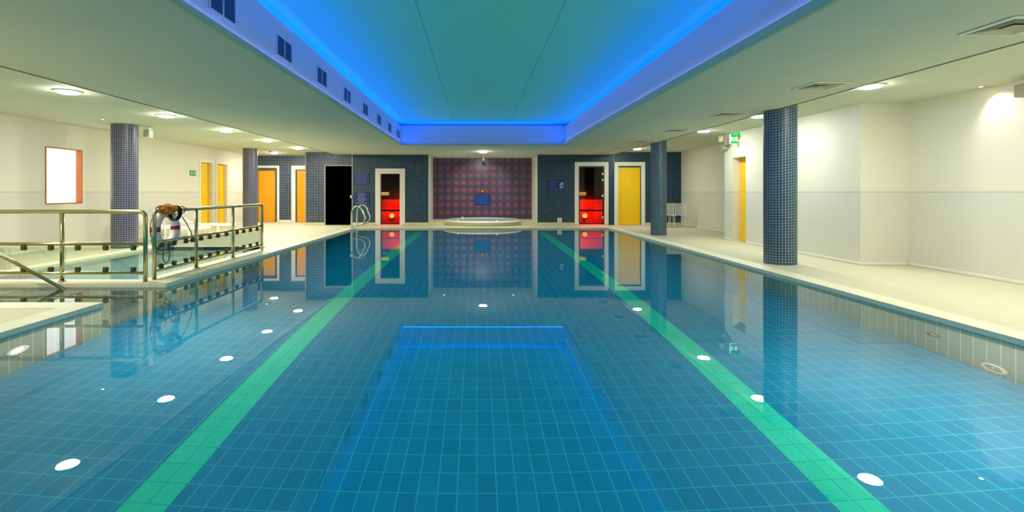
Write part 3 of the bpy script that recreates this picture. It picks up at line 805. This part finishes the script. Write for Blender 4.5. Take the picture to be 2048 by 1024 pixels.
def running_man(m, k, put):
    """white pictogram pieces: put(u, v) -> point, units 0..1"""
    def poly(p): m.face([put(a, b) for a, b in p])
    n = 10; poly([(.55+.07*math.cos(2*PI*i/n), .83+.08*math.sin(2*PI*i/n)) for i in range(n)])
    poly([(.42,.72),(.55,.74),(.52,.44),(.40,.42)]); poly([(.40,.44),(.52,.44),(.64,.30),(.56,.26)]); poly([(.56,.26),(.64,.30),(.60,.10),(.53,.10)])
    poly([(.40,.44),(.48,.42),(.36,.20),(.28,.24)]); poly([(.28,.24),(.36,.20),(.22,.12),(.18,.18)])
    poly([(.52,.72),(.56,.66),(.70,.56),(.68,.51)]); poly([(.42,.70),(.44,.62),(.30,.54),(.28,.59)])
r = empty('exit_sign', (XR1, 12.0, 2.36)); tag(r, 'lit green and white exit sign box jutting from the wall above the oak door', 'exit sign')
m = MB(); m.box(-.05, -.002, -.05, .05, .12, .22, bevel=.008); m.obj('bracket', M['grey_box'], r)
m = MB(); m.box(-.22, -.052, -.028, .028, 0, .23, bevel=.006); m.obj('light_box', M['led_white'], r)
m = MB(); put = lambda u, v: (-.215+.16*u, -.0295, .0+.23*v)
m.face([put(0,.66),put(1,.66),put(1,1),put(0,1)]); m.face([put(0,0),put(1,0),put(1,.26),put(0,.26)])
m.obj('green_bands', M['led'], r)
m = MB(); put = lambda u, v: (-.215+.16*u, -.0305, .03+.17*v); running_man(m, 1, put); m.obj('running_figure', M['green_sign'], r)
m = MB(); m.box(-.045, .0-.003, -.04, .04, .225, .27, bevel=.006); m.obj('green_lamp', M['led'], r)
r = empty('emergency_light', (XR1-.02, 12.15, 2.42)); tag(r, 'small grey emergency lamp box beside the exit sign', 'emergency lamp')
m = MB(); m.box(-.34, -.24, .05, .14, .0, .16, bevel=.01); m.obj('housing', M['grey_box'], r)
m = MB(); m.lathe([(0,.012),(.03,.010),(.036,0)], 16); o = m.obj('lens', M['beige'], r); o.rotation_euler = (PI/2,0,0); o.location = (-.29, .049, .08)
m = MB(); m.box(-.30, -.28, .08, .10, .16, .229); m.obj('ceiling_mount', M['grey_box'], r)

r = empty('escape_sign', (WL, 15.5, 1.70)); tag(r, 'small green escape route sign on the window wall by the oak door', 'sign')
m = MB(); m.box(.002, .012, -.16, .16, 0, .17, bevel=.003); m.obj('sign_plate', M['green_sign'], r)
m = MB(); running_man(m, 1, lambda u, v: (.0135, .0-.15+.18*u, .01+.15*v)); m.face([(.0135,.05,.06),(.0135,.10,.06),(.0135,.10,.11),(.0135,.05,.11)]); m.obj('running_figure', M['white_plastic'], r)

# speakers and small boxes
r = empty('wall_speaker', (-7.32, 11.15, 2.41)); tag(r, 'small white speaker hung from the ceiling beside the mauve column', 'speaker')
m = MB(); m.box(-.07, .07, -.07, .07, 0, .19, bevel=.012); m.obj('cabinet', M['white_plastic'], r)
m = MB(); m.box(-.055, .055, -.078, -.0705, .02, .17, bevel=.003); m.obj('grille', M['beige'], r)
m = MB(); m.tube([(0,0,.19),(0,0,.239)], .015, 8); m.obj('bracket', M['white_plastic'], r)
r = empty('wall_speaker', (XR0, 6.25, 2.40)); tag(r, 'grey speaker at the top of the bare cream wall, cut by the picture edge', 'speaker')
m = MB(); m.box(-.24, -.05, -.12, .12, 0, .16, bevel=.012); m.obj('cabinet', M['grey_box'], r)
m = MB(); m.box(-.05, -.002, -.03, .03, .05, .11); m.obj('bracket', M['grey_box'], r)
r = empty('alarm_sounder', (XR1-.002, 12.55, 2.26)); tag(r, 'small beige box high on the cream wall before the exit sign', 'alarm')
m = MB(); m.box(-.12, -.002, -.06, .06, 0, .12, bevel=.012); m.obj('housing', M['grey_box'], r)
m = MB(); m.box(-.128, -.121, -.04, .04, .03, .09, bevel=.003); m.obj('wall_mount_grille', M['beige'], r)
r = empty('smoke_detector', (-7.25, 17.6, ZO)); tag(r, 'small dark domed detector on the ceiling before the mosaic corner', 'smoke detector')
m = MB(); m.lathe([(.055,-.001),(.055,-.02),(0,-.02)], 20); m.obj('base', M['white_plastic'], r)
m = MB(); m.lathe([(.045,-.021),(.045,-.045),(.02,-.062),(0,-.063)], 20); m.obj('dome', M['dark_metal'], r)

# ------------------------------------------------------------------ white slatted chairs
def chair():
    r = empty('slatted_chair'); W, D, SH, H = .40, .42, .42, .82
    m = MB()
    for k in range(6): m.box(-W/2+.02, W/2-.02, .02+k*.066, .075+k*.066, SH-.012, SH, bevel=.003)
    m.box(-W/2, -W/2+.02, .0, D, SH-.03, SH, bevel=.004); m.box(W/2-.02, W/2, .0, D, SH-.03, SH, bevel=.004)
    m.obj('seat', M['white_plastic'], r)
    m = MB()
    for s in (-1, 1): m.box(s*(W/2-.011)-.011, s*(W/2-.011)+.011, -.022, 0, SH-.03, H, bevel=.004)
    for k in range(7): m.box(-W/2+.022, W/2-.022, -.018, -.004, SH+.035+k*.054, SH+.068+k*.054, bevel=.003)
    m.obj('backrest', M['white_plastic'], r)
    for sx in (-1, 1):
        for y in (.02, D-.02):
            m = MB(); m.tube([(sx*(W/2-.015), y, SH-.03), (sx*(W/2-.005), y+(-.01 if y < .1 else .01), 0)], .012, 8); m.obj('leg', M['white_plastic'], r)
    return r
c0 = chair(); c0.location = (6.47, 16.9, 0); tag(c0, 'white slatted chair partly hidden by the small teal column', 'chair', 'white slatted poolside chairs')
c1 = copy_tree(c0); c1.location = (6.90, 16.9, 0); tag(c1, 'white slatted chair standing next to the cream wall corner', 'chair')
c2 = copy_tree(c0); c2.location = (-7.33, 11.45, 0); tag(c2, 'white slatted chair behind the life ring and railing', 'chair')

# ------------------------------------------------------------------ sun loungers
def lounger():
    r = empty('sun_lounger'); L, W, H = 1.75, .62, .33
    m = MB()
    for s in (-1, 1): m.box(0, L, s*(W/2)-.02, s*(W/2)+.02, H-.05, H, bevel=.008)
    m.box(0, .04, -W/2+.02, W/2-.02, H-.05, H); m.box(L-.04, L, -W/2+.02, W/2-.02, H-.05, H); m.obj('frame', M['white_plastic'], r)
    m = MB()
    for k in range(13): m.box(.62+k*.083, .69+k*.083, -W/2+.022, W/2-.022, H-.02, H-.004, bevel=.003)
    m.obj('bed_slats', M['white_plastic'], r)
    m = MB(); a = math.radians(28)
    for k in range(8):
        d = .02+k*.083; x, z = .60-d*math.cos(a), H-.01+d*math.sin(a); x2, z2 = .60-(d+.07)*math.cos(a), H-.01+(d+.07)*math.sin(a)
        nx, nz = math.sin(a)*.012, math.cos(a)*.012
        for y0, y1 in ((-W/2+.022, W/2-.022),):
            m.face([(x,y0,z),(x,y1,z),(x2,y1,z2),(x2,y0,z2)]); m.face([(x+nx,y0,z+nz),(x2+nx,y0,z2+nz),(x2+nx,y1,z2+nz),(x+nx,y1,z+nz)])
            m.face([(x,y0,z),(x2,y0,z2),(x2+nx,y0,z2+nz),(x+nx,y0,z+nz)])
    m.obj('backrest', M['white_plastic'], r)
    for x in (.15, L-.2):
        for s in (-1, 1):
            m = MB(); m.box(x-.03, x+.03, s*(W/2)-.018, s*(W/2)+.018, 0, H-.05, bevel=.006); m.obj('leg', M['white_plastic'], r)
    return r
l0 = lounger(); l0.location = (-8.5, 12.4, 0); tag(l0, 'white slatted sun lounger behind the life ring, beside the slatted chair', 'sun lounger', 'white sun loungers before the oak doors')
l1 = copy_tree(l0); l1.location = (-8.5, 13.75, 0); tag(l1, 'white slatted sun lounger standing before the oak doors', 'sun lounger')

# ------------------------------------------------------------------ underwater fittings
def wall_fitting(x, y, z, rad, sgn, name, label, cat, ringm, lensm):
    r = empty(name, (x, y, z)); tag(r, label, cat)
    m = MB(); m.lathe([(rad*.68,.002),(rad,.002),(rad,.016),(rad*.85,.026),(rad*.68,.02)], 28); o = m.obj('ring', ringm, r); o.rotation_euler = (0, -sgn*PI/2, 0)
    m = MB(); m.lathe([(rad*.67,.004),(rad*.5,.014),(0,.018)], 28); o = m.obj('lens', lensm, r); o.rotation_euler = (0, -sgn*PI/2, 0)
wall_fitting(PR, 4.83, -.65, .07, 1, 'pool_inlet', 'small round grey inlet on the pool wall below the coping', 'pool inlet', M['dark_metal'], M['grey_box'])
wall_fitting(PR, 4.26, -1.05, .11, 1, 'underwater_lamp', 'round cream ringed lamp low on the pool wall', 'pool lamp', M['beige'], M['pool_wall'])
M['uw'] = emit('underwater_glow', (255,225,205), 2.5)
wall_fitting(PL, 4.40, -.66, .11, -1, 'underwater_lamp', 'round glowing lamp with white ring under the deck corner', 'pool lamp', M['white_plastic'], M['uw'])

# ------------------------------------------------------------------ lamps
def area(name, loc, rot, sx, sy, energy, color, spread=PI):
    L = bpy.data.lights.new(name, 'AREA'); L.shape = 'RECTANGLE'; L.size = sx; L.size_y = sy; L.energy = energy; L.color = color; L.spread = spread
    o = bpy.data.objects.new(name, L); COL.objects.link(o); o.location = loc; o.rotation_euler = rot; return o
WARM = (1, .97, .85)
def spotlamp(loc, target, energy, angle, color):
    L = bpy.data.lights.new('spot_beam', 'SPOT'); L.energy = energy; L.spot_size = angle; L.spot_blend = .8; L.color = color; L.shadow_soft_size = .025
    o = bpy.data.objects.new('spot_beam', L); COL.objects.link(o); o.location = loc
    o.rotation_euler = (Vector(target)-Vector(loc)).to_track_quat('-Z', 'Y').to_euler()
for x in (-1.2, 1.37): spotlamp((x, 18.6, ZI-.02), (.24, 20.1, 1.0), 90, 1.3, (1, .86, .78))
spotlamp((6.90, 6.84, ZO-.02), (7.08, 6.3, .9), 22, 2.0, (1, .88, .84))
# same downlights continuing behind the camera's field of view
for x in (-5.87, 5.36):
    for y in (4.7, 2.4, 0.1):
        if x > 0 or y < 4.9: area('downlight_lamp', (x, y, ZO-.03), (0,0,0), .28, .28, 42, WARM)
# added fill panels just under the water, brightening basins and inlet
area('pool_fill', ((PL+PR)/2, (PN+PF)/2, WZ-.03), (0,0,0), PR-PL-.05, PF-PN-.05, 178, (.0, 1, 1))
area('pool_side_fill', (-3.15, 5.2, WZ-.08), (0,0,0), 1.3, 1.8, 34, (1, .62, .55))  # both side patches are added fill for downlight haze on the floor
area('pool_side_fill', (3.45, 3.3, WZ-.08), (0,0,0), 1.5, 2.8, 60, (1, .62, .55))
area('small_pool_fill', ((SP[0]+SP[1])/2, (SP[2]+SP[3])/2, WZ-.03), (0,0,0), SP[1]-SP[0]-.05, SP[3]-SP[2]-.05, 16, (.95, 1, 1))
area('inlet_fill', ((SP[0]+PL)/2, (IN0+IN1)/2, WZ-.03), (0,0,0), PL-SP[0]-.05, IN1-IN0-.1, 2, (.95, 1, 1))
# LED strips lying on the recess lip, shining up
BLUE = (.0, .065, 1.0)
ly = (RY0+RY1)/2; ll = RY1-RY0-.1
area('led_strip', (RX0+.055, ly, ZI+.075), (PI, .9, 0), .03, ll, 95, BLUE, 2.6)
area('led_strip', (RX1-.055, ly, ZI+.115), (PI, -.9, 0), .03, ll, 75, BLUE, 2.6)
area('led_strip', ((RX0+RX1)/2, RY1-.055, ZI+.055), (PI+.9, 0, 0), RX1-RX0-.15, .03, 16, BLUE, 2.6)
area('led_strip', (RX0+.02, ly, ZI+.055), (PI, 0, 0), .02, ll, 5, (.30,.24,1), 2.6)
area('led_strip', (RX1-.02, ly, ZI+.095), (PI, 0, 0), .02, ll, 3.6, (.30,.24,1), 2.6)
# LED strips in the cove above the upright sides, washing the raised panel
area('cove_strip', (RX0-.16, ly, 3.02), (PI, .7, 0), .04, ll, 80, BLUE)
area('cove_strip', (RX1+.16, ly, 3.02), (PI, -.7, 0), .04, ll, 60, BLUE)
area('cove_strip', ((RX0+RX1)/2, RY1+.16, 3.02), (PI+.7, 0, 0), RX1-RX0-.15, .04, 26, BLUE)

# ------------------------------------------------------------------ world and colour management
wd = bpy.data.worlds.new('world'); sc.world = wd; wd.use_nodes = True
wd.node_tree.nodes['Background'].inputs[0].default_value = (.5,.55,.5,1); wd.node_tree.nodes['Background'].inputs[1].default_value = .1
sc.view_settings.view_transform = 'Standard'; sc.view_settings.look = 'None'; sc.view_settings.exposure = 0; sc.view_settings.gamma = 1
cy = sc.cycles
cy.use_denoising = True
try: cy.denoiser = 'OPENIMAGEDENOISE'
except Exception: pass
cy.max_bounces = 12; cy.diffuse_bounces = 5; cy.glossy_bounces = 4; cy.transmission_bounces = 6; cy.transparent_max_bounces = 8
cy.sample_clamp_indirect = 4.0; cy.caustics_reflective = False; cy.caustics_refractive = True; cy.blur_glossy = .5
